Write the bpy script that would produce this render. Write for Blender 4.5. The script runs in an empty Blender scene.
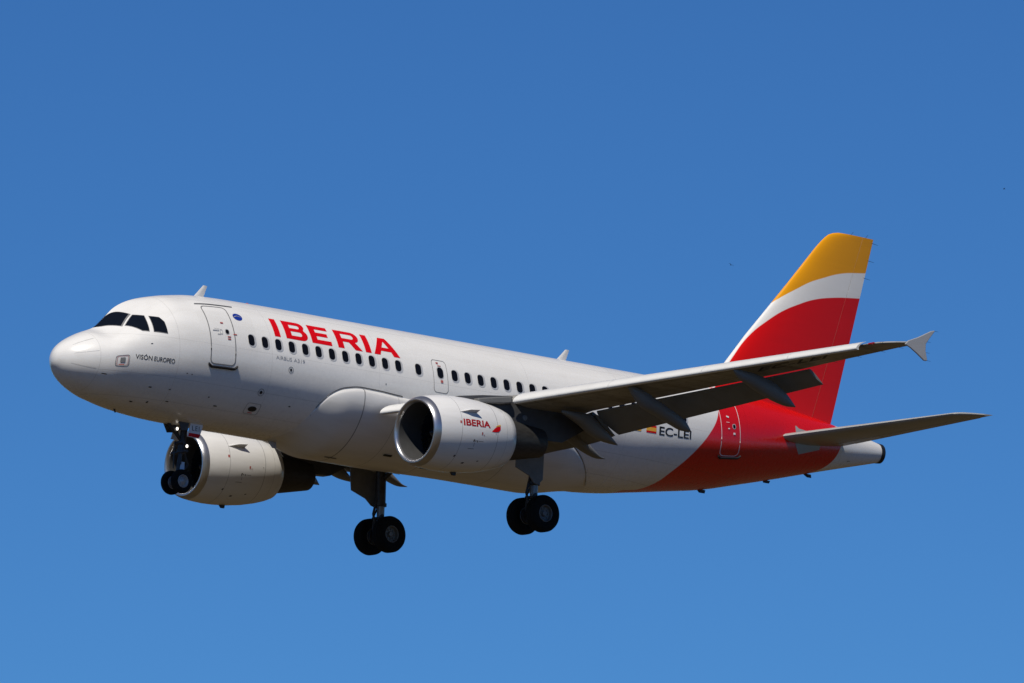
import bpy, bmesh, math, random
import numpy as np
from math import radians, sin, cos, pi, sqrt
from mathutils import Matrix, Vector
random.seed(7)
scene = bpy.context.scene
COL = scene.collection

# ------------------------------------------------------------------ camera
# Solved in the aeroplane's own axes (x aft of the nose, y to starboard, z up, metres),
# then the whole place is turned so that the photographer stands on level ground.
CAM_C = Vector((-184.7016, -245.6288, -50.9799))
CAM_R = [[0.765854, -0.6416338, 0.0421152], [0.1380874, 0.1001456, -0.985344], [0.6280124, 0.7604452, 0.1652985]]
CAM_F = 10158.77
ELEV = radians(8.0)                       # how far the photographer looks up
right, down, fwd = (Vector(r) for r in CAM_R)
up_b = (cos(ELEV) * -down + sin(ELEV) * fwd).normalized()
ax = right.normalized()
ay = up_b.cross(ax).normalized()
B2W = Matrix((ax, ay, up_b))              # body axes -> world axes
EYE = 1.75
CAM_W = Vector((0, 0, EYE))
def to_world(p):
    return B2W @ (Vector(p) - CAM_C) + CAM_W
cam_data = bpy.data.cameras.new("camera")
cam = bpy.data.objects.new("camera", cam_data)
COL.objects.link(cam)
cam_data.sensor_width = 36.0
cam_data.lens = CAM_F / 1024 * 36.0
cam_data.clip_start = 1.0
cam_data.clip_end = 60000.0
rw = B2W @ right; uw = B2W @ (-down); bw = B2W @ (-fwd)
cam.matrix_world = Matrix(((rw.x, uw.x, bw.x, CAM_W.x), (rw.y, uw.y, bw.y, CAM_W.y), (rw.z, uw.z, bw.z, CAM_W.z), (0, 0, 0, 1)))
scene.camera = cam

# ------------------------------------------------------------------ sun and sky
SUN_BODY = Vector((-0.50, -0.30, 0.80)).normalized()     # towards the sun
SUN_W = (B2W @ SUN_BODY).normalized()
sun_el = math.asin(SUN_W.z)
sun_rot = math.atan2(SUN_W.x, SUN_W.y)
sl = bpy.data.lights.new("sun", 'SUN')
sl.energy = 4.1; sl.angle = radians(0.53); sl.color = (1.0, 0.94, 0.84)
so = bpy.data.objects.new("sun", sl); COL.objects.link(so)
so.rotation_euler = SUN_W.to_track_quat('Z', 'Y').to_euler()
so.location = (0, 0, 400)
world = bpy.data.worlds.new("World"); scene.world = world
world.use_nodes = True
wt = world.node_tree; wt.nodes.clear()
sky = wt.nodes.new('ShaderNodeTexSky'); sky.sky_type = 'NISHITA'; sky.sun_disc = False
sky.sun_elevation = sun_el; sky.sun_rotation = sun_rot
sky.altitude = 2500; sky.air_density = 1.0; sky.dust_density = 0.0; sky.ozone_density = 4.0
def vmul(src, k):
    n = wt.nodes.new('ShaderNodeVectorMath'); n.operation = 'MULTIPLY'; n.inputs[1].default_value = k
    wt.links.new(src, n.inputs[0]); return n.outputs[0]
gm = wt.nodes.new('ShaderNodeGamma'); gm.inputs['Gamma'].default_value = 1.25      # deep, contrasty clear-day blue
wt.links.new(vmul(sky.outputs[0], (.1, .1, .1)), gm.inputs['Color'])
bg = wt.nodes.new('ShaderNodeBackground'); bg.inputs['Strength'].default_value = 0.10
wo = wt.nodes.new('ShaderNodeOutputWorld')
wt.links.new(vmul(gm.outputs[0], (3.22, 6.02, 8.40)), bg.inputs['Color']); wt.links.new(bg.outputs[0], wo.inputs['Surface'])
scene.view_settings.view_transform = 'Standard'
scene.view_settings.look = 'None'
scene.view_settings.exposure = 0.0
scene.view_settings.gamma = 1.0
scene.view_settings.use_curve_mapping = False

# ------------------------------------------------------------------ materials
def node_mat(name):
    m = bpy.data.materials.new(name); m.use_nodes = True
    nt = m.node_tree; b = nt.nodes['Principled BSDF']
    return m, nt, b
def N(nt, kind, **kw):
    n = nt.nodes.new(kind)
    for k, v in kw.items(): setattr(n, k, v)
    return n
def link(nt, a, b): nt.links.new(a, b)
def math_node(nt, op, a, b=None, c=None, clamp=False):
    n = nt.nodes.new('ShaderNodeMath'); n.operation = op; n.use_clamp = clamp
    for i, v in enumerate((a, b, c)):
        if v is None: continue
        if hasattr(v, 'type') and not isinstance(v, (int, float)): nt.links.new(v, n.inputs[i])
        else: n.inputs[i].default_value = v
    return n.outputs[0]
def mix_col(nt, fac, a, b, blend='MIX'):
    n = nt.nodes.new('ShaderNodeMix'); n.data_type = 'RGBA'; n.blend_type = blend
    for sock, v in ((n.inputs[0], fac), (n.inputs[6], a), (n.inputs[7], b)):
        if isinstance(v, (int, float)): sock.default_value = v
        elif isinstance(v, tuple): sock.default_value = (*v, 1)
        else: nt.links.new(v, sock)
    return n.outputs[2]
def noise(nt, vec, scale, detail=3, stretch=None, rough=.5):
    if stretch:
        mp = nt.nodes.new('ShaderNodeMapping'); mp.inputs['Scale'].default_value = stretch
        nt.links.new(vec, mp.inputs['Vector']); vec = mp.outputs[0]
    n = nt.nodes.new('ShaderNodeTexNoise'); n.inputs['Scale'].default_value = scale
    n.inputs['Detail'].default_value = detail; n.inputs['Roughness'].default_value = rough
    nt.links.new(vec, n.inputs['Vector']); return n.outputs['Fac']
def ramp(nt, fac, stops):
    r = nt.nodes.new('ShaderNodeValToRGB')
    e = r.color_ramp.elements
    e[0].position = stops[0][0]; e[0].color = (*stops[0][1], 1)
    e[1].position = stops[-1][0]; e[1].color = (*stops[-1][1], 1)
    for p, c in stops[1:-1]:
        k = e.new(p); k.color = (*c, 1)
    nt.links.new(fac, r.inputs[0]); return r.outputs[0]
def objco(nt):
    tc = nt.nodes.new('ShaderNodeTexCoord'); return tc.outputs['Object']
def simple(name, col, rough=.5, metal=0.0, var=.12, scale=3.0, coat=0.0, stretch=None, spec=.5):
    m, nt, b = node_mat(name)
    o = objco(nt)
    f = noise(nt, o, scale, 4, stretch)
    lo = tuple(c * (1 - var) for c in col); hi = tuple(min(1, c * (1 + var)) for c in col)
    link(nt, ramp(nt, f, [(.3, lo), (.7, hi)]), b.inputs['Base Color'])
    b.inputs['Roughness'].default_value = rough; b.inputs['Metallic'].default_value = metal
    b.inputs['Coat Weight'].default_value = coat; b.inputs['Coat Roughness'].default_value = .08
    b.inputs['Specular IOR Level'].default_value = spec
    return m
WHITE = (.80, .782, .745); RED = (.70, .005, .003); YELLOW = (.80, .33, .004)
def curve_fn(nt, val, pts, lo, hi):
    """piecewise curve y(x) as a Float Curve; x mapped from [x0,x1] and y from [lo,hi] to 0..1"""
    x0, x1 = pts[0][0], pts[-1][0]
    f = nt.nodes.new('ShaderNodeFloatCurve')
    c = f.mapping.curves[0]
    q = [((x - x0) / (x1 - x0), (y - lo) / (hi - lo)) for x, y in pts]
    c.points[0].location = q[0]; c.points[1].location = q[-1]
    for a in q[1:-1]: c.points.new(*a)
    f.mapping.update()
    t = math_node(nt, 'DIVIDE', math_node(nt, 'SUBTRACT', val, x0), x1 - x0, clamp=True)
    nt.links.new(t, f.inputs['Value'])
    return math_node(nt, 'ADD', math_node(nt, 'MULTIPLY', f.outputs[0], hi - lo), lo)
def step(nt, v, edge, soft=.012):
    return math_node(nt, 'DIVIDE', math_node(nt, 'ADD', math_node(nt, 'SUBTRACT', v, edge), soft), 2 * soft, clamp=True)
def band(nt, v, at, half):
    return math_node(nt, 'LESS_THAN', math_node(nt, 'ABSOLUTE', math_node(nt, 'SUBTRACT', v, at)), half)
def xyz(nt, o):
    s = nt.nodes.new('ShaderNodeSeparateXYZ'); nt.links.new(o, s.inputs[0]); return s.outputs
def paint_finish(nt, b, o, col, rough=.30, coat=.35, dirt=.10):
    Px, Py, Pz = xyz(nt, o)
    cell = nt.nodes.new('ShaderNodeCombineXYZ')
    for i_, (v_, w_) in enumerate(((Px, 2.13), (Py, 1.4), (Pz, .86))):
        nt.links.new(math_node(nt, 'FLOOR', math_node(nt, 'DIVIDE', v_, w_)), cell.inputs[i_])
    wn = nt.nodes.new('ShaderNodeTexWhiteNoise'); wn.noise_dimensions = '3D'; nt.links.new(cell.outputs[0], wn.inputs['Vector'])
    col = mix_col(nt, math_node(nt, 'MULTIPLY', wn.outputs['Value'], .10), col, (.62, .62, .60), 'MULTIPLY')
    streak = noise(nt, o, 1.0, 5, (.45, 3.0, 3.0), .6)
    fine = noise(nt, o, 6.0, 4)
    d = math_node(nt, 'MULTIPLY', math_node(nt, 'SUBTRACT', streak, .45, clamp=True), 1.6, clamp=True)
    col = mix_col(nt, math_node(nt, 'MULTIPLY', d, dirt * 2.2), col, (.36, .33, .27), 'MULTIPLY')
    link(nt, col, b.inputs['Base Color'])
    r = math_node(nt, 'ADD', math_node(nt, 'MULTIPLY', fine, .14), rough - .07)
    link(nt, r, b.inputs['Roughness'])
    b.inputs['Coat Weight'].default_value = coat; b.inputs['Coat Roughness'].default_value = .18
    b.inputs['Coat IOR'].default_value = 1.45
    # skin panels bow a little between frames and stringers
    wav = noise(nt, o, 1.0, 2, (1.9, 1.2, 2.4))
    bp = nt.nodes.new('ShaderNodeBump'); bp.inputs['Strength'].default_value = .05; bp.inputs['Distance'].default_value = .05
    nt.links.new(wav, bp.inputs['Height']); nt.links.new(bp.outputs[0], b.inputs['Normal'])

# fuselage livery: white, then a red sweep at the tail, then the pale tail cone
M_FUS, nt, b = node_mat("fuselage_livery")
o = objco(nt); X, Yc, Z = xyz(nt, o)
rx = curve_fn(nt, Z, [(-2.2, 22.2), (-1.86, 22.55), (-1.79, 22.90), (-1.72, 23.25), (-1.52, 23.57), (-1.155, 23.86), (-.69, 24.28), (-.255, 24.67), (.234, 25.09), (.654, 25.41), (1.067, 25.63), (1.6, 25.85), (2.3, 26.1)], 22.0, 27.0)
tx = curve_fn(nt, Z, [(-.62, 29.3), (-.40, 30.1), (-.06, 31.05), (.205, 31.38), (.51, 31.58), (.866, 31.72), (1.3, 31.80), (1.7, 31.6)], 29.0, 32.0)
red = math_node(nt, 'MULTIPLY', step(nt, X, rx), math_node(nt, 'SUBTRACT', 1.0, step(nt, X, tx)))
col = mix_col(nt, red, WHITE, RED)
col = mix_col(nt, math_node(nt, 'MULTIPLY', math_node(nt, 'SUBTRACT', 1.0, math_node(nt, 'MULTIPLY', band(nt, X, rx, .035), 1.0)), 0.0), col, WHITE)
# hairline skin joints
ln = None
for at, half in ((.95, .007), (3.42, .007), (6.95, .006), (11.24, .006), (17.4, .006), (21.4, .006), (26.9, .006)):
    k = band(nt, X, at, half); ln = k if ln is None else math_node(nt, 'MAXIMUM', ln, k)
for at, half in ((-.96, .008), (.25, .005), (1.72, .006), (-1.62, .006)):
    k = band(nt, Z, at, half); k = math_node(nt, 'MULTIPLY', k, math_node(nt, 'GREATER_THAN', X, .95)); ln = math_node(nt, 'MAXIMUM', ln, k)
col = mix_col(nt, math_node(nt, 'MULTIPLY', ln, .30), col, (.25, .25, .25), 'MULTIPLY')
paint_finish(nt, b, o, col, .28, .36)

M_FIN, nt, b = node_mat("fin_livery")
o = objco(nt); X, Yc, Z = xyz(nt, o)
r1 = curve_fn(nt, X, [(26.0, 1.2), (27.37, 3.20), (28.07, 4.03), (28.76, 4.58), (29.36, 4.97), (29.97, 5.26), (30.67, 5.53), (31.56, 5.73), (32.7, 5.88), (33.6, 5.97)], 1.0, 7.0)
y1 = curve_fn(nt, X, [(28.6, 4.8), (28.98, 5.19), (29.28, 5.40), (29.97, 5.80), (30.49, 6.08), (31.02, 6.29), (31.9, 6.58), (32.93, 6.75), (33.6, 6.84)], 4.0, 7.0)
wh = step(nt, Z, r1); ye = math_node(nt, 'MULTIPLY', step(nt, Z, y1), math_node(nt, 'GREATER_THAN', X, 28.3))
col = mix_col(nt, ye, mix_col(nt, wh, RED, WHITE), YELLOW)
hinge = math_node(nt, 'ADD', 30.34, math_node(nt, 'MULTIPLY', Z, .315))
col = mix_col(nt, math_node(nt, 'MULTIPLY', band(nt, X, hinge, .010), .30), col, (.75, .6, .45))
paint_finish(nt, b, o, col, .34, .08, .06); b.inputs['Specular IOR Level'].default_value = .25

def white_paint(name, base, rough=.3, coat=.35, dirt=.10, lines=()):
    m, nt, b = node_mat(name); o = objco(nt); X, Yc, Z = xyz(nt, o)
    col = mix_col(nt, 0.0, base, base)
    for axis, at, half, dark in lines:
        k = band(nt, (X, Yc, Z)[axis], at, half)
        col = mix_col(nt, math_node(nt, 'MULTIPLY', k, dark), col, (.1, .1, .1), 'MULTIPLY')
    paint_finish(nt, b, o, col, rough, coat, dirt); return m
M_BELLY = white_paint("belly_paint", (.72, .70, .665), .34, .3, .14, ((0, 10.62, .02, .75), (0, 12.0, .010, .5), (0, 13.9, .012, .5), (0, 16.9, .012, .5)))
M_NAC = white_paint("nacelle_paint", (.77, .758, .735), .32, .22, .12, ((0, 10.62, .010, .45), (0, 12.10, .012, .55), (0, 12.55, .008, .35)))
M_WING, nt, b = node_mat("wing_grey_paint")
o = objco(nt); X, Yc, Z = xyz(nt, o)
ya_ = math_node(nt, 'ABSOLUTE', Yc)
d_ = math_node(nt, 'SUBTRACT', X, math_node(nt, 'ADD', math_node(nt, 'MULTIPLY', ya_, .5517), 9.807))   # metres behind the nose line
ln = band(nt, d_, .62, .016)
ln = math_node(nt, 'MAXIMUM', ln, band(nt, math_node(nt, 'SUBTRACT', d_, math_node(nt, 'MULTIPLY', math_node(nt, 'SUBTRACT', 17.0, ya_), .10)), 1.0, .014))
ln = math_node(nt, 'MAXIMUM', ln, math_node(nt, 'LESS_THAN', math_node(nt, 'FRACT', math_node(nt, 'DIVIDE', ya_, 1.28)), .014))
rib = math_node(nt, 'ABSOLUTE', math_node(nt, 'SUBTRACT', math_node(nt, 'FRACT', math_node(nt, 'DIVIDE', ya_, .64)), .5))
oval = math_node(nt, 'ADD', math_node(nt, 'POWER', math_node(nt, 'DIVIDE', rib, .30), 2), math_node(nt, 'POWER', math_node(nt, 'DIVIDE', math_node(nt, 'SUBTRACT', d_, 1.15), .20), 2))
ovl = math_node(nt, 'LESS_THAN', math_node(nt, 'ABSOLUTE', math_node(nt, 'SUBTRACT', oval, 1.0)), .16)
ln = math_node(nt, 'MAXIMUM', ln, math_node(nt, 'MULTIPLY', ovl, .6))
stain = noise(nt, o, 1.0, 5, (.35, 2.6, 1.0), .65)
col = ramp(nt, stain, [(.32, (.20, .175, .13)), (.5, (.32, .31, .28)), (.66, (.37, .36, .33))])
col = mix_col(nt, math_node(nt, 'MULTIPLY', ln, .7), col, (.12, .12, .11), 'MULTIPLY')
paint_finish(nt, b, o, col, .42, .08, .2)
M_SLAT = white_paint("slat_pale_paint", (.70, .69, .66), .32, .2, .08)
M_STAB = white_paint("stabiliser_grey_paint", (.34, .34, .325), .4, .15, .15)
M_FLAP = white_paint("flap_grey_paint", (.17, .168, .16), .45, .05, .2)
M_ANT = white_paint("aerial_paint", (.66, .65, .63), .4, .1, .04)
M_FENCE = white_paint("fence_paint", (.38, .38, .385), .35, .2, .06)
M_LIP = simple("bare_aluminium_lip", (.50, .50, .51), .32, .9, .05, 5)
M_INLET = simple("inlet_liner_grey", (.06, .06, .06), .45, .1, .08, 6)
M_FAN = simple("titanium_fan", (.025, .025, .027), .4, .6, .1, 8)
M_CORE = simple("scorched_core_metal", (.055, .053, .05), .5, .5, .25, 4, stretch=(1, 4, 4))
M_DOOR = simple("gear_door_grey", (.17, .17, .17), .5, 0, .15, 4)
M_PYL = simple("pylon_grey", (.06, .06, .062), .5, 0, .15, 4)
M_STEEL = simple("gear_steel", (.26, .26, .27), .4, .5, .2, 9)
M_DARKMET = simple("gear_dark_metal", (.045, .045, .048), .5, .3, .3, 9)
M_TYRE = simple("tyre_rubber", (.007, .007, .007), .8, 0, .3, 14, spec=.15)
M_RIM = simple("wheel_rim_grey", (.34, .34, .34), .45, .3, .15, 10)
M_RIMD = simple("brake_dark_rim", (.15, .15, .15), .5, .3, .15, 10)
M_GLASS = simple("cockpit_glass", (.006, .007, .008), .08, 0, .1, 3, coat=.25)
M_PANE = simple("cabin_pane", (.006, .006, .007), .12, 0, .1, 3, spec=.3)
M_FRAME = simple("window_surround", (.66, .65, .62), .35, .3, .06, 10)
M_SEAL = simple("door_seal_grey", (.19, .19, .19), .5, 0, .15, 10)
M_BLACK = simple("black_trim", (.012, .012, .013), .5, 0, .2, 10)
M_INK = simple("black_lettering", (.02, .02, .022), .45, 0, .1, 10)
M_GREYINK = simple("pale_grey_lettering", (.30, .31, .33), .45, 0, .1, 10)
M_RED = simple("red_lettering", (.66, .002, .006), .4, 0, .05, 10, spec=.2)
M_DRED = simple("dark_red_lettering", (.36, .008, .012), .4, 0, .05, 10, spec=.2)
M_STEN = simple("stencil_red", (.42, .10, .085), .45, 0, .1, 10)
M_YEL = simple("yellow_marking", (.85, .42, .015), .3, 0, .05, 10, coat=.3)
M_BLUE = simple("blue_marking", (.010, .035, .28), .3, 0, .08, 10, coat=.3)
M_WMARK = simple("white_marking", (.82, .82, .80), .35, 0, .04, 10)
M_REDLENS = simple("red_lens", (.45, .015, .012), .15, 0, .05, 10, coat=1)
M_BIRD = simple("dark_plumage", (.02, .019, .018), .8, 0, .3, 20)
M_LAMP, nt, b = node_mat("lit_landing_lamp")
link(nt, ramp(nt, noise(nt, objco(nt), 20), [(.3, (1, .93, .82)), (.7, (1, .97, .9))]), b.inputs['Emission Color'])
b.inputs['Emission Strength'].default_value = 2.0
M_GROUND, nt, b = node_mat("fields_and_turf")
o = objco(nt)
big = noise(nt, o, .010, 4); mid = noise(nt, o, .10, 4); fin = noise(nt, o, 1.6, 3)
col = ramp(nt, big, [(.35, (.014, .012, .002)), (.47, (.054, .031, .004)), (.56, (.024, .017, .003)), (.68, (.084, .047, .007))])
col = mix_col(nt, .5, col, ramp(nt, mid, [(.3, (.45, .45, .4)), (.7, (.75, .72, .65))]), 'OVERLAY')
col = mix_col(nt, .35, col, ramp(nt, fin, [(.3, (.3, .3, .3)), (.7, (.7, .7, .7))]), 'OVERLAY')
link(nt, col, b.inputs['Base Color']); b.inputs['Roughness'].default_value = .95

# ------------------------------------------------------------------ mesh helpers
class MB:
    def __init__(s): s.v = []; s.f = []; s.m = []; s.smooth = []
    def add(s, verts, faces, mat=0, smooth=True):
        n = len(s.v); s.v += [tuple(p) for p in verts]
        for f in faces: s.f.append([i + n for i in f]); s.m.append(mat); s.smooth.append(smooth)
    def loft(s, rings, mat=0, cap0=True, cap1=True, closed=True, smooth=True):
        n = len(rings[0]); vs = [p for r in rings for p in r]; fs = []
        for i in range(len(rings) - 1):
            for j in range(n if closed else n - 1):
                a = i * n + j; b_ = i * n + (j + 1) % n
                fs.append([a, b_, b_ + n, a + n])
        s.add(vs, fs, mat, smooth)
        if cap0: s.add(rings[0], [list(range(n))[::-1]], mat, False)
        if cap1: s.add(rings[-1], [list(range(n))], mat, False)
    def revolve(s, prof, org, axis, n=48, mat=0, smooth=True):
        axis = Vector(axis).normalized(); u = axis.orthogonal().normalized(); w = axis.cross(u)
        org = Vector(org)
        rings = [[org + axis * a + (u * cos(2 * pi * k / n) + w * sin(2 * pi * k / n)) * r for k in range(n)] for a, r in prof]
        s.loft(rings, mat, False, False, True, smooth)
    def tube(s, p0, p1, r0, r1=None, n=14, mat=0):
        p0 = Vector(p0); p1 = Vector(p1); L = (p1 - p0).length
        r1 = r0 if r1 is None else r1
        d = (p1 - p0).normalized(); u = d.orthogonal().normalized(); w = d.cross(u)
        rg = lambda c, r: [c + (u * cos(2 * pi * k / n) + w * sin(2 * pi * k / n)) * r for k in range(n)]
        s.loft([rg(p0, r0), rg(p1, r1)], mat)
    def prism(s, poly, thick, mat=0, smooth=False):
        """poly: list of 3-D points in one plane; thick: vector"""
        t = Vector(thick); a = [Vector(p) - t / 2 for p in poly]; b_ = [Vector(p) + t / 2 for p in poly]
        n = len(poly)
        s.add(a + b_, [list(range(n))[::-1], list(range(n, 2 * n))] + [[i, (i + 1) % n, n + (i + 1) % n, n + i] for i in range(n)], mat, smooth)
    def build(s, name, mats, parent=None, bevel=0, auto=35, flip=False):
        me = bpy.data.meshes.new(name)
        me.from_pydata(s.v, [], s.f)
        if not isinstance(mats, (list, tuple)): mats = [mats]
        for m in mats: me.materials.append(m)
        me.polygons.foreach_set('material_index', s.m)
        me.polygons.foreach_set('use_smooth', s.smooth)
        bm = bmesh.new(); bm.from_mesh(me)
        bmesh.ops.remove_doubles(bm, verts=bm.verts, dist=1e-5)
        bmesh.ops.recalc_face_normals(bm, faces=bm.faces)
        for e in bm.edges:
            if len(e.link_faces) == 2 and e.calc_face_angle(0) > radians(auto): e.smooth = False
        bm.to_mesh(me); bm.free(); me.update()
        ob = bpy.data.objects.new(name, me); COL.objects.link(ob)
        if bevel:
            bv = ob.modifiers.new('bevel', 'BEVEL'); bv.width = bevel; bv.segments = 2; bv.limit_method = 'ANGLE'; bv.angle_limit = radians(40)
        if parent is not None: ob.parent = parent
        return ob

def pchip(xs, ys):
    x = np.array(xs, float); y = np.array(ys, float); h = np.diff(x); d = np.diff(y) / h; m = np.zeros_like(y)
    for i in range(1, len(x) - 1):
        if d[i - 1] * d[i] > 0:
            w1 = 2 * h[i] + h[i - 1]; w2 = h[i] + 2 * h[i - 1]; m[i] = (w1 + w2) / (w1 / d[i - 1] + w2 / d[i])
    m[0] = d[0]; m[-1] = d[-1]
    def f(q):
        q = min(max(q, x[0]), x[-1]); i = min(max(int(np.searchsorted(x, q)) - 1, 0), len(h) - 1); t = (q - x[i]) / h[i]
        return float((1 + 2 * t) * (1 - t) ** 2 * y[i] + t * (1 - t) ** 2 * h[i] * m[i] + t * t * (3 - 2 * t) * y[i + 1] + t * t * (t - 1) * h[i] * m[i + 1])
    return f
def sstep(t):
    t = min(max(t, 0), 1); return t * t * (3 - 2 * t)

# flat outline (u, v) -> thin surface patch
_curve_n = [0]
def flat_mesh(loops=None, text=None, size=1.0, bold=0.0, spacing=1.0):
    if text is not None:
        cu = bpy.data.curves.new('lettering', 'FONT'); cu.body = text; cu.size = size; cu.offset = bold; cu.space_character = spacing
        cu.resolution_u = 4
    else:
        cu = bpy.data.curves.new('outline', 'CURVE'); cu.dimensions = '2D'; cu.fill_mode = 'BOTH'
        for lp in loops:
            sp = cu.splines.new('POLY'); sp.points.add(len(lp) - 1); sp.use_cyclic_u = True
            for p, q in zip(sp.points, lp): p.co = (q[0], q[1], 0, 1)
    ob = bpy.data.objects.new('outline', cu); COL.objects.link(ob)
    dg = bpy.context.evaluated_depsgraph_get()
    me = bpy.data.meshes.new_from_object(ob.evaluated_get(dg))
    COL.objects.unlink(ob); bpy.data.objects.remove(ob); bpy.data.curves.remove(cu)
    return me
def wrap(me, fn, step_u=.12, step_v=.12):
    """cut the flat mesh into strips and lay it on a surface fn(u, v) -> point"""
    bm = bmesh.new(); bm.from_mesh(me); bpy.data.meshes.remove(me)
    us = [v.co.x for v in bm.verts]; vs = [v.co.y for v in bm.verts]
    for lo, hi, st, nrm in ((min(us), max(us), step_u, (1, 0, 0)), (min(vs), max(vs), step_v, (0, 1, 0))):
        k = lo + st
        while k < hi - 1e-4:
            bmesh.ops.bisect_plane(bm, geom=bm.verts[:] + bm.edges[:] + bm.faces[:], plane_co=(k * nrm[0], k * nrm[1], 0), plane_no=nrm)
            k += st
    for v in bm.verts: v.co = fn(v.co.x, v.co.y)
    return bm
def patch_obj(name, parts, parent, fn, outward, su=.12, sv=.12, lift=0):
    """parts: list of (flat mesh, material)"""
    out = bmesh.new(); mats = []
    tmp = bpy.data.meshes.new(name)
    for i, (me, mt) in enumerate(parts):
        f = (lambda u, v, i=i: fn(u, v, i))
        bm = wrap(me, f, su, sv)
        for fc in bm.faces:
            fc.material_index = i; fc.smooth = True
            if fc.normal.dot(Vector(outward(fc.calc_center_median()))) < 0: fc.normal_flip()
        bm.to_mesh(tmp); out.from_mesh(tmp); bm.free(); mats.append(mt)
    me = bpy.data.meshes.new(name); out.normal_update(); out.to_mesh(me); out.free(); bpy.data.meshes.remove(tmp)
    for m in mats: me.materials.append(m)
    ob = bpy.data.objects.new(name, me); COL.objects.link(ob); ob.parent = parent
    return ob
def rrect(w, h, r, n=6, cx=0, cy=0):
    pts = []
    for qx, qy, a0 in ((1, 1, 0), (-1, 1, 90), (-1, -1, 180), (1, -1, 270)):
        for k in range(n + 1):
            a = radians(a0 + 90 * k / n); pts.append((cx + qx * (w / 2 - r) + r * cos(a), cy + qy * (h / 2 - r) + r * sin(a)))
    return pts
def ellipse(w, h, cx=0, cy=0, n=24, a0=0, a1=360):
    return [(cx + w / 2 * cos(radians(a0 + (a1 - a0) * k / n)), cy + h / 2 * sin(radians(a0 + (a1 - a0) * k / n))) for k in range(n)]

# ------------------------------------------------------------------ ground
g = MB(); R_ = 30000
ring = [(R_ * cos(2 * pi * k / 96), R_ * sin(2 * pi * k / 96), 0) for k in range(96)]
g.add(ring, [list(range(96))], 0, False)
ground = g.build('ground', M_GROUND); ground['kind'] = 'structure'

# ------------------------------------------------------------------ the aeroplane
plane = bpy.data.objects.new('airplane', None); COL.objects.link(plane)
BASE = Vector((16.1, 0, -4.35))            # under the main wheels
mw = B2W.to_4x4(); mw.translation = to_world(BASE)
plane.matrix_world = mw
plane.empty_display_size = 2
plane['label'] = 'white twin-engine passenger jet with red and yellow tail flying with its landing gear down'
plane['category'] = 'airplane'
def part(o):                                # parts are modelled in body axes
    o.parent = plane; o.location = -BASE; return o

FX = [0, .02, .1, .25, .5, 1.0, 1.5, 1.75, 2.2, 2.7, 3.2, 4.0, 5.0, 6.2, 9, 20, 21, 22, 23.15, 24.7, 26.3, 27.7, 29.2, 30.7, 32.2, 33.3, 33.86]
FT = [-.62, -.48, -.32, -.15, .04, .31, .54, .78, 1.24, 1.52, 1.69, 1.87, 2.005, 2.05, 2.07, 2.07, 2.07, 2.07, 2.07, 2.07, 2.06, 2.0, 1.87, 1.70, 1.49, 1.31, 1.20]
FB = [-.62, -.77, -.93, -1.12, -1.32, -1.57, -1.73, -1.78, -1.87, -1.94, -1.99, -2.04, -2.06, -2.07, -2.07, -2.07, -2.05, -1.97, -1.80, -1.56, -1.30, -.97, -.60, -.21, .17, .44, .58]
FW = [0, .15, .34, .565, .815, 1.15, 1.41, 1.50, 1.63, 1.75, 1.83, 1.92, 1.965, 1.975, 1.975, 1.975, 1.97, 1.96, 1.92, 1.81, 1.62, 1.40, 1.10, .81, .54, .36, .27]
FC = [-.62, -.62, -.62, -.61, -.60, -.55, -.46, -.41, -.33, -.25, -.19, -.10, -.03, 0, 0, 0, 0, 0, .02, .08, .2, .34, .52, .68, .8, .86, .89]
SX = [a ** .5 for a in FX]
_t, _b, _w, _c = pchip(SX, FT), pchip(SX, FB), pchip(SX, FW), pchip(SX, FC)
def sec(x):
    s = max(x, 0) ** .5; return _t(s), _b(s), _w(s), _c(s)
def peak(x): return 1.25 * sstep((x - .9) / .8) * sstep((3.7 - x) / 1.5)
def fus(x, a, off=0.0, side=-1):
    """point on the fuselage skin; a = 0 at the widest line, +90 deg on top"""
    def raw(x, a):
        t, bt, w, c = sec(x); ca, sa = cos(a), sin(a); h = (t - c) if sa >= 0 else (c - bt)
        if sa > 0:                          # the crown over the windscreen is pinched to a soft ridge
            pw = 1 + peak(x) * sstep(sa * 1.2); ca = math.copysign(abs(ca) ** pw, ca)
        return Vector((x, side * w * ca, c + h * sa))
    ca, sa = cos(a), sin(a)
    p = raw(x, a)
    if off:
        e = 1e-3
        dx = raw(x + e, a) - p; da = (raw(x, a + e) - p) if ca > 0 else (raw(x, a + e) - p)
        n = dx.cross(da).normalized()
        if n.y * side * ca + n.z * sa < 0: n = -n
        p += n * off
    return p
def fus_z(x, z, off=0.0, side=-1):
    t, bt, w, c = sec(x); h = (t - c) if z >= c else (c - bt)
    return fus(x, math.asin(max(-1, min(1, (z - c) / max(h, 1e-6)))), off, side)
def outw(p): return (0, p.y, p.z - .1)

m = MB()
ss = [i / 60 * sqrt(6.2) for i in range(61)]
xs = [max(s * s, 1e-5) for s in ss] + [6.2 + .4 * k for k in range(1, 37)]
xs += [xs[-1] + (33.86 - xs[-1]) * k / 48 for k in range(1, 49)]
NR = 96
rings = []
for x in xs:
    rings.append([fus(x, 2 * pi * k / NR) if True else None for k in range(NR)])
m.loft(rings, 0, True, False)
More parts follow.
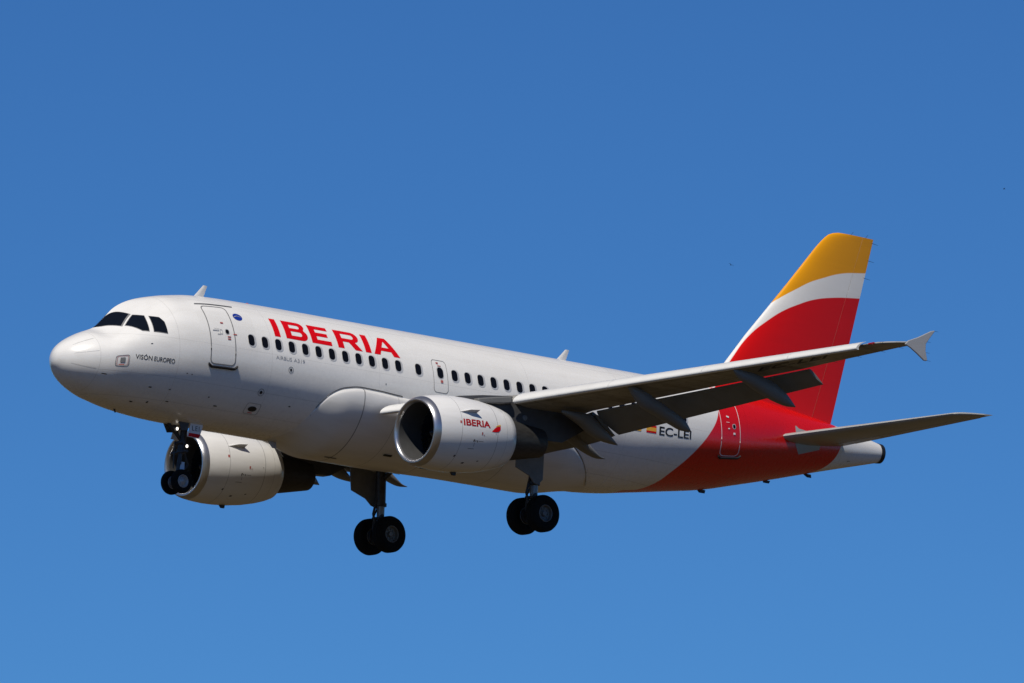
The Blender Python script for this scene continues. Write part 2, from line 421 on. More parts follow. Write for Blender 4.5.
# blunt tail: auxiliary power unit outlet
fuselage = part(m.build('fuselage', [M_FUS], auto=60))
def sub(o): o.parent = fuselage; return o
m = MB()
e0 = [fus(33.80, 2 * pi * k / 48, .012) for k in range(48)]; e1 = [fus(33.86, 2 * pi * k / 48, .010) + Vector((.11, 0, .0)) for k in range(48)]
cc = Vector((33.97, 0, .89))
e2 = [cc + (p - cc) * .8 for p in e1]; e3 = [cc + (p - cc) * .7 - Vector((.4, 0, 0)) for p in e1]
m.loft([e0, e1, e2, e3], 0, False, True)
sub(m.build('exhaust_outlet', M_BLACK))

# --- cockpit windows (three panes a side), outlines in (station, angle in degrees)
PANES = [
    [(1.45, 84.5), (1.62, 84), (1.88, 83.5), (2.36, 52.0), (1.92, 43.5), (1.62, 66)],
    [(2.01, 40.5), (2.41, 48.5), (2.65, 43.0), (2.48, 23.5), (2.29, 26.0)],
    [(2.76, 41.0), (2.99, 37.5), (3.06, 31.5), (3.04, 18.5), (2.62, 22.0)],
]
for side in (-1, 1):
    for pi_, pts in enumerate(PANES):
        cx = sum(p[0] for p in pts) / len(pts); cy = sum(p[1] for p in pts) / len(pts)
        K = 40.0
        big = [(cx + (p[0] - cx) * 1.07, (cy + (p[1] - cy) * 1.07) / K) for p in pts]
        sml = [(p[0], p[1] / K) for p in pts]
        f = lambda u, v, i, side=side: fus(u, radians(v * K), .006 + .005 * i, side)
        sub(patch_obj('cockpit_window', [(flat_mesh([big]), M_SEAL), (flat_mesh([sml]), M_GLASS)], None, f, outw, .1, .08))

# --- cabin windows
WIN_X = [6.185 + .533 * k for k in range(12)] + [12.86] + [14.335 + .533 * k for k in range(19)]
WZ = .58
def surf_uv(x0, z0, side, lift=.006, dl=.004):
    a0 = math.asin((z0 - sec(x0)[3]) / 2.07)
    return lambda u, v, i: fus(x0 + u, a0 + v / 2.02, lift + dl * i, side)
for side in (-1, 1):
    for x in WIN_X:
        sub(patch_obj('cabin_window', [(flat_mesh([rrect(.315, .43, .135)]), M_FRAME), (flat_mesh([rrect(.235, .36, .105, 6, -.032, .010)]), M_PANE)], None, surf_uv(x, WZ, side), outw, .2, .1))

# --- doors
def door(name, x0, x1, z0, z1, side, win, sill, r=.16, seal=M_SEAL, wring=.036, extra=True):
    cx, zc = (x0 + x1) / 2, (z0 + z1) / 2
    a = lambda z: math.asin(max(-1, min(1, (z - sec(cx)[3]) / ((sec(cx)[0] - sec(cx)[3]) if z > sec(cx)[3] else (sec(cx)[3] - sec(cx)[1])))))
    v0, v1 = a(z0) * 2.02, a(z1) * 2.02; w, h = x1 - x0, v1 - v0; vm = (v0 + v1) / 2
    f = lambda u, v, i: fus(cx + u, (vm + v) / 2.02, .005 + .0035 * min(i, 3), side)
    parts_ = [(flat_mesh([rrect(w, h, r), rrect(w - 2 * wring, h - 2 * wring, r - wring * .6)]), seal)]
    ob = sub(patch_obj(name, parts_, None, f, outw, .15, .1))
    if win:
        ww, wh, wv, wx = win
        o2 = patch_obj('door_window', [(flat_mesh([rrect(ww + .05, wh + .05, min(ww, wh) / 2 + .02, 6, wx, wv)]), M_FRAME), (flat_mesh([rrect(ww, wh, min(ww, wh) / 2 - .005, 6, wx, wv)]), M_PANE)], None, f, outw, .1, .1)
        sub(o2)
    if sill:
        m_ = MB()
        pts0 = [fus(x0 - .05 + (w + .12) * k / 10, (v0 - .075) / 2.02, .05, side) for k in range(11)]
        rr = []
        for k, p in enumerate(pts0):
            q = fus(p.x, (v0 - .075 + (.08 if k in (0, 10) else 0)) / 2.02, .03, side)
            rr.append([q + Vector((0, side * .05 * cos(t), .045 * sin(t))) for t in (0, 1.05, 2.1, 3.14, 4.19, 5.24)])
        m_.loft(rr, 0)
        sub(m_.build('sill_plate', M_BLACK))
    return f, vm
for side in (-1, 1):
    f, vm = door('passenger_door', 4.55, 5.53, -.36, 1.55, side, (.13, .15, .02, .20), True)
    for lp_, mt_ in [([rrect(.10, .16, .03, 4, -.04, .0), rrect(.07, .13, .02, 4, -.04, .0)], M_GREYINK)] + [([q_], M_GREYINK) for q_ in ([(-.36, .02), (-.12, .02), (-.12, .045), (-.36, .045)], [(-.2, -.10), (-.08, -.10), (-.08, -.08), (-.2, -.08)], [(-.3, .09), (-.1, .09), (-.1, .1), (-.3, .1)])] + [([q_], M_STEN) for q_ in ([(.0, .30), (.11, .30), (.11, .35), (.0, .35)], [(.18, -.16), (.31, -.16), (.31, -.13), (.18, -.13)], [(.18, -.24), (.3, -.24), (.3, -.20), (.18, -.20)], [(.42, -.06), (.56, -.06), (.56, -.03), (.42, -.03)])]:
        sub(patch_obj('door_marking', [(flat_mesh(lp_), mt_)], None, lambda u, v, i, f=f: f(u, v, 3), outw))
    f, vm = door('emergency_exit', 13.43, 14.02, -.05, 1.02, side, (.235, .36, .10, .0), False, .12, M_SEAL, .018)
    for q_ in ([(-.12, .40), (-.03, .40), (-.03, .45), (-.12, .45)], [(-.08, .32), (.06, .32), (.06, .345), (-.08, .345)], [(-.02, -.22), (.08, -.22), (.08, -.14), (-.02, -.14)]):
        sub(patch_obj('exit_marking', [(flat_mesh([q_]), M_STEN)], None, lambda u, v, i, f=f: f(u, v, 3), outw))
    f, vm = door('service_door', 25.62, 26.53, -.37, 1.42, side, (.12, .14, .10, .17), True, .2, M_WMARK, .022)
    for q_ in ([(-.16, .42), (-.04, .40), (-.04, .46), (-.16, .48)], [(-.2, .22), (-.05, .22), (-.05, .235), (-.2, .235)], [(-.14, -.02), (-.06, -.02), (-.06, .02), (-.14, .02)], [(.1, -.2), (.2, -.2), (.2, -.13), (.1, -.13)]):
        sub(patch_obj('door_marking', [(flat_mesh([q_]), M_WMARK)], None, lambda u, v, i, f=f: f(u, v, 3), outw))
    # gutter above the forward door
    m = MB()
    rr = []
    for k in range(13):
        p = fus(4.42 + 1.45 * k / 12, radians(53.5), .012, side)
        rr.append([p + Vector((0, side * .02 * cos(t), .02 * sin(t))) for t in (0, 1.57, 3.14, 4.71)])
    m.loft(rr, 0); sub(m.build('rain_gutter', M_SEAL))

# --- lettering on the sides
def poly_letter(ch, x, w):
    """heavy capitals one unit tall, (loops) ; st = stem"""
    st = .36
    arc = lambda cx, cy, rx, ry, a0, a1, n=9: [(cx + rx * cos(radians(a0 + (a1 - a0) * k / n)), cy + ry * sin(radians(a0 + (a1 - a0) * k / n))) for k in range(n + 1)]
    if ch == 'I': L = [[(0, 0), (w, 0), (w, 1), (0, 1)]]
    elif ch == 'E':
        L = [[(0, 0), (w, 0), (w, .21), (st, .21), (st, .40), (w * .88, .40), (w * .88, .60), (st, .60), (st, .79), (w * .97, .79), (w * .97, 1), (0, 1)]]
    elif ch == 'B':
        L = [[(0, 0)] + arc(w - .34, .285, .34, .285, -90, 55) + arc(w - .40, .76, .33, .24, -40, 90) + [(0, 1)],
             [(st, .19)] + arc(w - .44, .305, .12, .115, -90, 90) + [(st, .42)],
             [(st, .60)] + arc(w - .47, .70, .11, .10, -90, 90) + [(st, .80)]]
    elif ch == 'R':
        L = [[(0, 0), (st, 0), (st, .36), (w * .5, .36), (w - .42, 0), (w, 0), (w - .34, .40)] + arc(w - .42, .69, .36, .31, -55, 90) + [(0, 1)],
             [(st, .55)] + arc(w - .49, .68, .13, .13, -90, 90) + [(st, .81)]]
    elif ch == 'A':
        L = [[(0, 0), (.36, 0), (.46, .22), (w - .47, .22), (w - .37, 0), (w, 0), (w * .5 + .21, 1), (w * .5 - .21, 1)],
             [(.55, .41), (w - .56, .41), (w * .5, .78)]]
    return [[(x + a, b_) for a, b_ in lp] for lp in L]
WORD = [('I', .0, .34), ('B', .68, 1.30), ('E', 2.18, 1.16), ('R', 3.70, 1.42), ('I', 5.30, .34), ('A', 5.80, 1.52)]
A0, A1 = radians(24.6), radians(44.8)
for side in (-1, 1):
    H = (A1 - A0) * 2.02; sx = 5.02 / 7.32
    loops = []
    for ch, x, w in WORD: loops += poly_letter(ch, x, w)
    loops = [[(p[0] * sx, p[1] * H) for p in lp] for lp in loops]
    if side < 0: f = lambda u, v, i: fus(7.15 + u, A0 + v / 2.02, .006, -1)
    else: f = lambda u, v, i: fus(12.17 - u, A0 + v / 2.02, .006, 1)
    sub(patch_obj('title_lettering', [(flat_mesh(loops), M_RED)], None, f, outw, .15, .09))
    def text_patch(name, txt, x0, x1, a_deg, hgt, mat, bold=0.0, side=side, level=False):
        me = flat_mesh(text=txt, size=1.0, bold=bold)
        xs_ = [v.co.x for v in me.vertices]; ys_ = [v.co.y for v in me.vertices]
        lo, hi, yl, yh = min(xs_), max(xs_), min(ys_), max(ys_)
        for v in me.vertices:
            v.co.x = (v.co.x - lo) / (hi - lo) * (x1 - x0); v.co.y = (v.co.y - yl) / (yh - yl) * hgt
        r_ = sec((x0 + x1) / 2)[2] * 1.02
        if side < 0: f_ = lambda u, v, i: fus(x0 + u, radians(a_deg) + v / r_, .006, -1)
        else: f_ = lambda u, v, i: fus(x1 - u, radians(a_deg) + v / r_, .006, 1)
        if level: f_ = lambda u, v, i: fus_z(x0 + u if side < 0 else x1 - u, a_deg + v, .006, side)
        return sub(patch_obj(name, [(me, mat)], None, f_, outw, .3, .3))
    for tx_, xa_, xb_, hh_ in ((('VIS\u00d3N', 1.95, 2.50, .178), ('EUROPEO', 2.56, 3.28, .14)) if side < 0 else (('VIS\u00d3N', 2.73, 3.28, .178), ('EUROPEO', 1.95, 2.67, .14))): text_patch('name_lettering', tx_, xa_, xb_, -.545, hh_, M_INK, .006, level=True)
    for tx_, xa_, xb_ in ((('AIRBUS', 7.10, 7.72), ('A319', 7.80, 8.24)) if side < 0 else (('AIRBUS', 7.62, 8.24), ('A319', 7.10, 7.54))): text_patch('type_lettering', tx_, xa_, xb_, 3.3, .11, M_GREYINK)
    text_patch('registration_lettering', 'EC-LEI', 22.80, 24.22, -5.2, .285, M_INK, .018)
    # national flag and the blue flag ahead of it
    fl = lambda u, v, i, side=side: fus((22.24 + u), radians(-4.2) + v / 1.97, .006, side)
    sub(patch_obj('national_flag', [(flat_mesh([[(0, 0), (.43, 0), (.43, .06), (0, .06)], [(0, .18), (.43, .18), (.43, .24), (0, .24)]]), M_RED), (flat_mesh([[(0, .0605), (.43, .0605), (.43, .1795), (0, .1795)]]), M_YEL)], None, fl, outw))
    fl = lambda u, v, i, side=side: fus((21.62 + u), radians(-4.2) + v / 1.97, .006, side)
    sub(patch_obj('regional_flag', [(flat_mesh([[(0, 0), (.40, 0), (.40, .05), (0, .05)], [(0, .10), (.40, .10), (.40, .15), (0, .15)]]), M_YEL), (flat_mesh([[(0, .0505), (.40, .0505), (.40, .0995), (0, .0995)], [(0, .1505), (.40, .1505), (.40, .24), (0, .24)]]), M_RED)], None, fl, outw))
    # round blue alliance emblem with a white swoosh, behind the forward door
    eb = lambda u, v, i, side=side: fus(5.85 + u, radians(39.5) + v / 2.02, .006 + .003 * i, side)
    sub(patch_obj('emblem', [(flat_mesh([ellipse(.36, .30)]), M_BLUE), (flat_mesh([[(-.15, -.03), (-.02, .03), (.15, .0), (.15, .015), (-.02, .055), (-.15, .0)]]), M_GREYINK)], None, eb, outw))
    # probe plate with a red outline under the cockpit
    pb = lambda u, v, i, side=side: fus(1.57 + u, radians(-9.0) + v / 1.5, .005 + .003 * i, side)
    sub(patch_obj('probe_plate', [(flat_mesh([rrect(.42, .40, .08), rrect(.385, .365, .065)]), M_SEAL), (flat_mesh([rrect(.34, .33, .05), rrect(.32, .31, .045), ]), M_STEN), (flat_mesh([rrect(.15, .17, .015, 2, -.0, .03)]), M_SEAL), (flat_mesh([[(-.1, -.14), (.06, -.14), (.06, -.12), (-.1, -.12)]]), M_RED)], None, pb, outw))
    for a_d, xa_, xb_ in ((12, .30, .92), (-22, .26, .88), (45, .34, .90)):
        sub(patch_obj('lightning_strip', [(flat_mesh([[(xa_, -.007), (xb_, -.007), (xb_, .007), (xa_, .007)]]), M_FRAME)], None, lambda u, v, i, a_d=a_d, side=side: fus(u, radians(a_d) + v / 1.0, .006, side), outw, .08, .1))
    # small vents, ports and hatch outlines on the forward lower skin
    for (x, a_d, w, h) in ((2.71, -38.7, .10, .05), (2.94, -58, .06, .10), (2.45, -63, .11, .06), (3.4, -38, .08, .03), (3.55, -52, .10, .04), (3.8, -20, .05, .03), (1.15, -30, .16, .05), (4.9, -40, .06, .04), (8.0, -36, .08, .04), (5.3, -48, .14, .04), (3.98, -20.5, .04, .03), (2.47, 9, .07, .03), (11.5, -2, .03, .05), (32.25, -42, .16, .06)):
        sub(patch_obj('vent', [(flat_mesh([rrect(w, h, min(w, h) * .3, 3)]), M_BLACK)], None, lambda u, v, i, x=x, a_d=a_d, side=side: fus(x + u, radians(a_d) + v / 2.0, .006, side), outw))
    for (x, a_d, r_, ring_) in ((6.74, -27.7, .055, .12), (7.706, -4.1, .045, .10)):
        sub(patch_obj('static_port', [(flat_mesh([ellipse(2 * ring_, 2 * ring_), ellipse(2 * ring_ - .035, 2 * ring_ - .035)]), M_SEAL), (flat_mesh([ellipse(2 * r_, 2 * r_)]), M_BLACK)], None, lambda u, v, i, x=x, a_d=a_d, side=side: fus(x + u, radians(a_d) + v / 2.0, .006, side), outw))
    sub(patch_obj('drain_hatch', [(flat_mesh([rrect(.56, .42, .1), rrect(.535, .395, .09)]), M_SEAL), (flat_mesh([ellipse(.33, .20)]), M_BLACK), (flat_mesh([[(-.1, -.16), (.08, -.16), (.08, -.135), (-.1, -.135)]]), M_RED)], None, lambda u, v, i, side=side: fus(6.69 + u, radians(-44.6) + v / 2.0, .006, side), outw))
    # bare grey plate round the tailplane root
    ap = lambda u, v, i, side=side: fus_z(u, v, .007, side)
    sub(patch_obj('tailplane_root_plate', [(flat_mesh([[(29.40, 1.12), (29.46, 1.12), (29.56, 1.05), (30.9, .98), (30.62, .62), (30.60, .50), (29.56, .20), (29.33, .48), (29.37, .88)]]), M_STAB)], None, ap, outw, .12, .1))

# --- aerials, beacon
def blade(name, x, z_sign, h, c0, c1, sweep, mat, y=0):
    base = fus(x, radians(90 if z_sign > 0 else -90), 0); m_ = MB()
    rings_ = []
    for k in range(7):
        t = k / 6; c = c0 + (c1 - c0) * t; off = sweep * t
        rings_.append([(x + off + c * u, y + .5 * th * (1 - .5 * t), base.z + z_sign * (h * t - .05)) for u, th in ((0, 0), (.15, .05), (.5, .06), (1, .0), (.5, -.06), (.15, -.05))])
    m_.loft(rings_, 0); return sub(m_.build(name, mat))
blade('antenna', 5.22, 1, .46, .42, .16, .42, M_ANT)
blade('antenna', 19.95, 1, .44, .42, .16, .42, M_ANT)
blade('antenna', 26.1, -1, .11, .40, .25, .12, M_BLACK)
blade('antenna', 30.6, -1, .11, .40, .20, .22, M_BLACK)
blade('antenna', 8.4, -1, .26, .40, .18, .25, M_FENCE)
blade('drain_mast', 28.9, -1, .09, .35, .25, .05, M_BLACK)
blade('drain_mast', 2.35, -1, .16, .10, .05, .08, M_BLACK)
m = MB(); m.revolve([(0, .07), (.03, .06), (.055, .03), (.06, .001)], fus(7.4, radians(90)), (0, 0, 1), 16); sub(m.build('beacon', M_REDLENS))
m = MB(); m.revolve([(0, .06), (.025, .05), (.045, .025), (.05, .001)], fus(13.7, radians(90)), (0, 0, 1), 16); sub(m.build('beacon', M_REDLENS))

# --- belly fairing
m = MB()
NXF, NPF = 120, 96
_fe = pchip([8.3, 8.72, 8.93, 9.15, 9.40, 9.9, 10.57, 11.3, 12.1, 14, 17, 18.8, 19.75, 20.35, 20.75, 21.1], [-80, -56, -38, -26, -18.5, -11.8, -9.0, -9.4, -10.6, -12, -14, -20, -34, -50, -66, -80])
def fair_edge(x):
    return radians(_fe(x))
X0, X1 = 8.35, 21.1
rings = []
for i in range(NXF + 1):
    x = X0 + (X1 - X0) * i / NXF
    ae = fair_edge(x); r_ = []
    for j in range(NPF + 1):
        s_ = j / NPF
        a = ae + (-pi - 2 * ae) * s_ if True else 0
        d_edge = min(s_, 1 - s_) * (pi + 2 * ae) * 2.0
        up_ = sqrt(max(0, 1 - (1 - min(d_edge / .85, 1)) ** 2)); fr = sstep((x - X0 - .25) / 1.5); bk = sstep((X1 - .15 - x) / 2.2)
        deep = sin(min(-a, pi / 2) if a > -pi / 2 else min(pi + a, pi / 2)) if a < 0 else 0
        h = (.23 + (.12 - .06 * sstep((x - 12) / 4)) * max(0, deep) ** 2) * up_ * fr * bk
        p = fus(x, a, h + (.004 if d_edge > .001 else -.03))
        r_.append(p)
    rings.append(r_)
m.loft(rings, 0, False, False, False)
fairing = part(m.build('belly_fairing', M_BELLY, auto=60))
for side in (-1, 1):
    # dark edge gap along the front half of the fairing's outline
    mm = MB(); rr = []
    for k in range(40):
        x = 9.0 + 3.2 * (k / 39) ** 1.5
        p = fus(x, fair_edge(x) + .012, .012, side)
        rr.append([p + Vector((0, .012 * cos(t), .014 * sin(t))) for t in (0, 1.57, 3.14, 4.71)])
    mm.loft(rr, 0); o_ = mm.build('edge_seal', M_BLACK); o_.parent = fairing
    mm = MB(); rr = []
    for k in range(30):
        x = 18.4 + 2.45 * k / 29
        p = fus(x, fair_edge(x) + .008, .014, side)
        rr.append([p + Vector((.012 * cos(t), .012 * cos(t), .016 * sin(t))) for t in (0, 1.57, 3.14, 4.71)])
    mm.loft(rr, 0); o_ = mm.build('edge_seal', M_BLACK); o_.parent = fairing
    mm = MB(); rr = []
    for k in range(24):
        t = k / 23; x = 8.92 + .62 * t ** 1.5; a_ = radians(-40 - 26 * t)
        p = fus(x, a_, .012, side)
        rr.append([p + Vector((0, .010 * cos(q), .012 * sin(q))) for q in (0, 1.57, 3.14, 4.71)])
    mm.loft(rr, 0); o_ = mm.build('edge_seal', M_BLACK); o_.parent = fairing
    # ram air scoop and outlets
    for (x, a_d, w, h) in ((9.95, -66, .30, .34), (12.4, -62, .34, .10), (14.2, -70, .5, .08), (10.6, -78, .5, .05)):
        o_ = patch_obj('air_inlet', [(flat_mesh([rrect(w, h, .03, 3)]), M_BLACK)], None, lambda u, v, i, x=x, a_d=a_d, side=side: fus(x + u, radians(a_d) + v / 2.2, .23 + .12 * sin(radians(-a_d)) ** 2 + .022 - (.07 if x < 10 else 0), side), outw); o_.parent = fairing

# ------------------------------------------------------------------ wings
def z_le(y): return -1.28 + .147 * (y - 2.9) + .30 * sstep((6.0 - y) / 3.7)
LEX = lambda y: 13.2 + .5517 * (y - 6.15)                     # drooped slat nose
CUT = lambda y: np.interp(y, [0, 6.4, 13.4, 16.4, 16.9, 17.05], [16.25, 16.25, 18.98, 19.95, 20.15, 20.3])
ZCUT = lambda y: z_le(y) + .10
def foil(n=22):
    """unit airfoil, lower from TE to LE then upper LE to TE"""
    xs_ = [.5 * (1 - cos(pi * k / n)) for k in range(n + 1)]
    th = lambda x: 5 * (.2969 * sqrt(x) - .126 * x - .3516 * x * x + .2843 * x ** 3 - .1036 * x ** 4)
    return xs_, th
def wing_section(y, side):
    xl, zl = LEX(y) + .30 + .75 * sstep((3.5 - y) / .5), z_le(y) + .16
    if y > 16.3:
        t = (y - 16.3) / .75; xl = LEX(16.3) + .02 + .85 * t ** 1.6 ; zl = z_le(16.3) + .08 + .10 * t
    xc, zc = float(CUT(y)), ZCUT(y)
    cut = np.interp(y, [2, 6.4, 13.3, 13.6, 17], [.84, .74, .74, .985, .985])
    ch = (xc - xl) / cut; tc = np.interp(y, [2, 6.4, 17], [.145, .118, .105])
    xs_, th = foil(24)
    # mean line from nose to the cut; lower surface at the cut passes through (xc, zc)
    low = []; upp = []
    th_cut = th(cut) * ch * tc
    for u in xs_:
        f_ = u * cut
        zm = zl + (zc + th_cut * .75 - zl) * u + .012 * ch * sin(pi * u)
        low.append((xl + f_ * ch, zm - th(f_) * ch * tc)); upp.append((xl + f_ * ch, zm + th(f_) * ch * tc))
    ring_ = low[::-1] + upp[1:]
    return [(x, side * y, z) for x, z in ring_]
def zlow(y, x):
    pts = wing_section(y, 1)[:25]; return float(np.interp(x, [p[0] for p in pts[::-1]], [p[2] for p in pts[::-1]]))
YS = [1.2, 1.9, 2.6, 3.4, 4.2, 5, 5.8, 6.4, 7.2, 8, 9, 10, 11, 12, 13, 13.3, 13.31, 14, 15, 15.8, 16.3, 16.5, 16.7, 16.85, 16.97, 17.05]
def slat_section(y, side):
    xn, zn = LEX(y), z_le(y)
    k = np.interp(y, [2, 4, 6, 16.3], [.85, .95, 1.0, .72])
    out = [(.16, -.045), (.07, -.04), (.02, -.02), (0, .01), (.012, .06), (.05, .115), (.13, .185), (.25, .26), (.40, .325), (.55, .37)]
    inn = [(.55, .362), (.40, .30), (.27, .22), (.18, .13), (.14, .05), (.16, -.035)]
    return [(xn + a * k, side * y, zn + b_ * k) for a, b_ in out + inn]
def flap_section(y, side, c, defl, xo, zo):
    xs_, th = foil(14); d = radians(defl); pts = []
    f_ = lambda u, s_: (u * c, s_ * th(u) * c * .14 - .02 * c * sin(pi * u))
    loop = [f_(u, -1) for u in xs_[::-1]] + [f_(u, 1) for u in xs_[1:-1]]
    return [(xo + a * cos(d) + b_ * sin(d), side * y, zo - a * sin(d) + b_ * cos(d)) for a, b_ in loop]
for side in (-1, 1):
    m = MB()
    rings = [wing_section(y, side) for y in YS]
    m.loft(rings, 0)
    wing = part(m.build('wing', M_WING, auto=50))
    def ws(o): o.parent = wing; return o
    # slats
    for ya, yb in ((2.28, 5.05), (6.15, 8.885), (8.895, 11.555), (11.565, 14.005), (14.015, 15.97)):
        m = MB(); n_ = 8
        m.loft([slat_section(ya + (yb - ya) * k / n_, side) for k in range(n_ + 1)], 0)
        ws(m.build('slat', M_SLAT, auto=50))
    # flaps, lowered
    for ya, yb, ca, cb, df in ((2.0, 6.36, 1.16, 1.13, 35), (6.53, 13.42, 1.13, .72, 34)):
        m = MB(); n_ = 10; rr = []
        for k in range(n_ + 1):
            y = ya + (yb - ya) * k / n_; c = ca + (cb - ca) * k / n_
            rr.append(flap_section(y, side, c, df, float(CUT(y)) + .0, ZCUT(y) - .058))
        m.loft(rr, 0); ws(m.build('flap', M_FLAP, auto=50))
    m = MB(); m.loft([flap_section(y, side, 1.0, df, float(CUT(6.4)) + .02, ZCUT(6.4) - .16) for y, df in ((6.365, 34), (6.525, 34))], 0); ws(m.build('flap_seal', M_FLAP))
    # aileron hinge line and static wicks
    for y in (14.2, 15.0, 15.8, 16.4):
        m = MB(); x = float(CUT(y)); z = ZCUT(y) + .02
        m.tube((x - .05, side * y, z), (x + .22, side * y, z - .01), .006, .003, 6); ws(m.build('static_wick', M_BLACK))
    # dark access panels and joints on the underside
    # flap track fairings: fixed nose and drooped tail
    def canoe(y, low, up, width):
        m_ = MB(); rr = []; n_ = 30
        fl, fu_ = pchip(*zip(*low)), pchip(*zip(*up)); xa, xc = low[0][0], low[-1][0]
        for k in range(n_ + 1):
            t = .5 * (1 - cos(pi * k / n_)); x = xa + (xc - xa) * t
            wid = width * max(.04, min(1, (t / .3) ** .6) * (1 - max(0, (t - .6) / .4) ** 2.2 * .9))
            top, bot = fu_(x), fl(x); top = max(top, bot + .015)
            c = (top + bot) / 2; h = (top - bot) / 2
            rr.append([(x, side * y + wid / 2 * math.copysign(abs(cos(a)) ** .75, cos(a)), c + h * math.copysign(abs(sin(a)) ** .75, sin(a))) for a in [2 * pi * j / 24 for j in range(24)]])
        m_.loft(rr, 0); return ws(m_.build('flap_track_fairing', M_FLAP, auto=70))
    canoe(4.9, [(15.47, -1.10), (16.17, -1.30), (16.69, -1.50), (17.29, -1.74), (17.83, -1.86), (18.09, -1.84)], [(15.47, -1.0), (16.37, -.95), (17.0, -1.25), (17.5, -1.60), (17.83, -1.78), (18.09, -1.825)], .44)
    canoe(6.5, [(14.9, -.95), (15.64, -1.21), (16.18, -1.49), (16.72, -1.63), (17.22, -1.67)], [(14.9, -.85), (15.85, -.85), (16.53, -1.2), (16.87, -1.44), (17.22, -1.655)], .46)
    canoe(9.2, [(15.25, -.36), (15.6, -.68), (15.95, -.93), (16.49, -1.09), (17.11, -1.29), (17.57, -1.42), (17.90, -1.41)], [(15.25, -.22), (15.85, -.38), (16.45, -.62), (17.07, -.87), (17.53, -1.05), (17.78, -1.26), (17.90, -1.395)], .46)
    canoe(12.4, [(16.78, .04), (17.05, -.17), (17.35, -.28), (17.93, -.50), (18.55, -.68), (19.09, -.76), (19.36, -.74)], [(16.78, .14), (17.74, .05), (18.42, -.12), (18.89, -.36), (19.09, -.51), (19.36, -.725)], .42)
    # wingtip fence, arrow shaped
    m = MB()
    pl = [(19.62, .80), (19.75, .93), (20.15, 1.09), (20.66, 1.345), (20.80, 1.385), (20.82, 1.36), (20.62, 1.12), (20.47, .92), (20.47, .7), (20.55, .44), (20.52, .40), (20.42, .40), (20.12, .58), (19.85, .72)]
    m.prism([(x, side * 17.07, z) for x, z in pl], (0, .055, 0)); ws(m.build('wingtip_fence', M_FENCE, bevel=.02))
    for x, z in ((20.82, 1.37), (20.52, 1.0), (20.5, .66), (20.55, .42)):
        m = MB(); m.tube((x - .03, side * 17.07, z), (x + .16, side * 17.07, z), .006, .003, 6); ws(m.build('static_wick', M_BLACK))
    # navigation lamp in the wingtip's leading edge
    m = MB(); rr = []
    for k in range(5):
        y = 16.22 + .20 * k / 4; p = Vector(wing_section(y, side)[24])
        rr.append([p + Vector((.035 * cos(t), 0, .03 * sin(t))) for t in [2 * pi * j / 10 for j in range(10)]])
    m.loft(rr, 0); ws(m.build('navigation_light', M_REDLENS if side < 0 else simple("green_lens", (.01, .3, .06), .15, 0, .05, 10, coat=1)))
    # registration under the left wing only
    if side < 0:
        me = flat_mesh(text='EC-LEI', size=1.0, bold=.012)
        xs_ = [v.co.x for v in me.vertices]; ys_ = [v.co.y for v in me.vertices]
        lo, hi, yl, yh = min(xs_), max(xs_), min(ys_), max(ys_)
        for v in me.vertices: v.co.x = (v.co.x - lo) / (hi - lo) * 2.08; v.co.y = (v.co.y - yl) / (yh - yl)
        def fu(u, v, i):
            y = 12.35 + u + .42 * v; x = 17.80 + .4375 * u - .21 * v
            return Vector((x, -y, zlow(y, x) - .012))
        ws(patch_obj('registration_lettering', [(me, M_INK)], None, fu, lambda p: (0, 0, -1), .2, .1))

    # -------------------------------------------------------------- engines
    EO = Vector((9.65, side * 5.75, -2.145)); ED = Vector((1, 0, .055)).normalized()
    ez = lambda s_: EO + ED * s_
    m = MB()
    OUT = [(.22, 1.085), (.4, 1.115), (.6, 1.14), (.9, 1.168), (1.3, 1.18), (1.8, 1.165), (2.3, 1.12), (2.8, 1.035), (3.15, .95), (3.38, .872), (3.39, .858), (3.3, .84), (2.7, .86)]
    m.revolve(OUT, EO, ED, 72)
    eng = part(m.build('engine', M_NAC, auto=50))
    def es(o): o.parent = eng; return o
    m = MB(); m.revolve([(.22, 1.085), (.15, 1.07), (.08, 1.045), (.03, 1.013), (.005, .99), (0, .965), (.012, .93), (.05, .902), (.09, .888), (.12, .88)], EO, ED, 72); es(m.build('inlet_lip', M_LIP))
    m = MB(); m.revolve([(.12, .88), (.2, .87), (.5, .862), (.95, .868), (1.15, .868), (1.15, .05)], EO, ED, 72); es(m.build('inlet_duct', M_INLET))
    m = MB(); m.revolve([(.62, .002), (.66, .07), (.8, .17), (1.0, .27), (1.1, .30)], EO, ED, 32); es(m.build('spinner', M_FAN))
    m = MB(); u_ = ED.orthogonal().normalized(); w_ = ED.cross(u_)
    for k in range(36):
        a0 = 2 * pi * k / 36
        rad = lambda r, a, s_: EO + ED * s_ + (u_ * cos(a) + w_ * sin(a)) * r
        st = [[rad(r, a0 - tw, .98 - .02), rad(r, a0 + tw, .98 + cz)] for r, tw, cz in ((.28, .06, .13), (.5, .07, .11), (.7, .078, .08), (.862, .085, .05))]
        vs = [p for q in st for p in q]; m.add(vs, [[2 * i, 2 * i + 1, 2 * i + 3, 2 * i + 2] for i in range(3)])
    es(m.build('fan', M_FAN))
    m = MB(); m.revolve([(2.6, .70), (3.0, .70), (3.41, .68), (3.9, .62), (4.5, .53), (5.0, .455), (5.02, .435), (4.7, .42)], EO, ED, 48); es(m.build('core_cowl', M_CORE))
    m = MB(); m.revolve([(4.5, .28), (4.8, .22), (5.0, .12), (5.08, .002)], EO, ED, 32); es(m.build('exhaust_plug', M_CORE))
    # pylon
    m = MB()
    top = [(10.75, -.97), (11.3, -.84), (12.2, -.70), (13.3, -.58), (14.2, -.66), (15.4, -.85), (16.6, -1.02)]
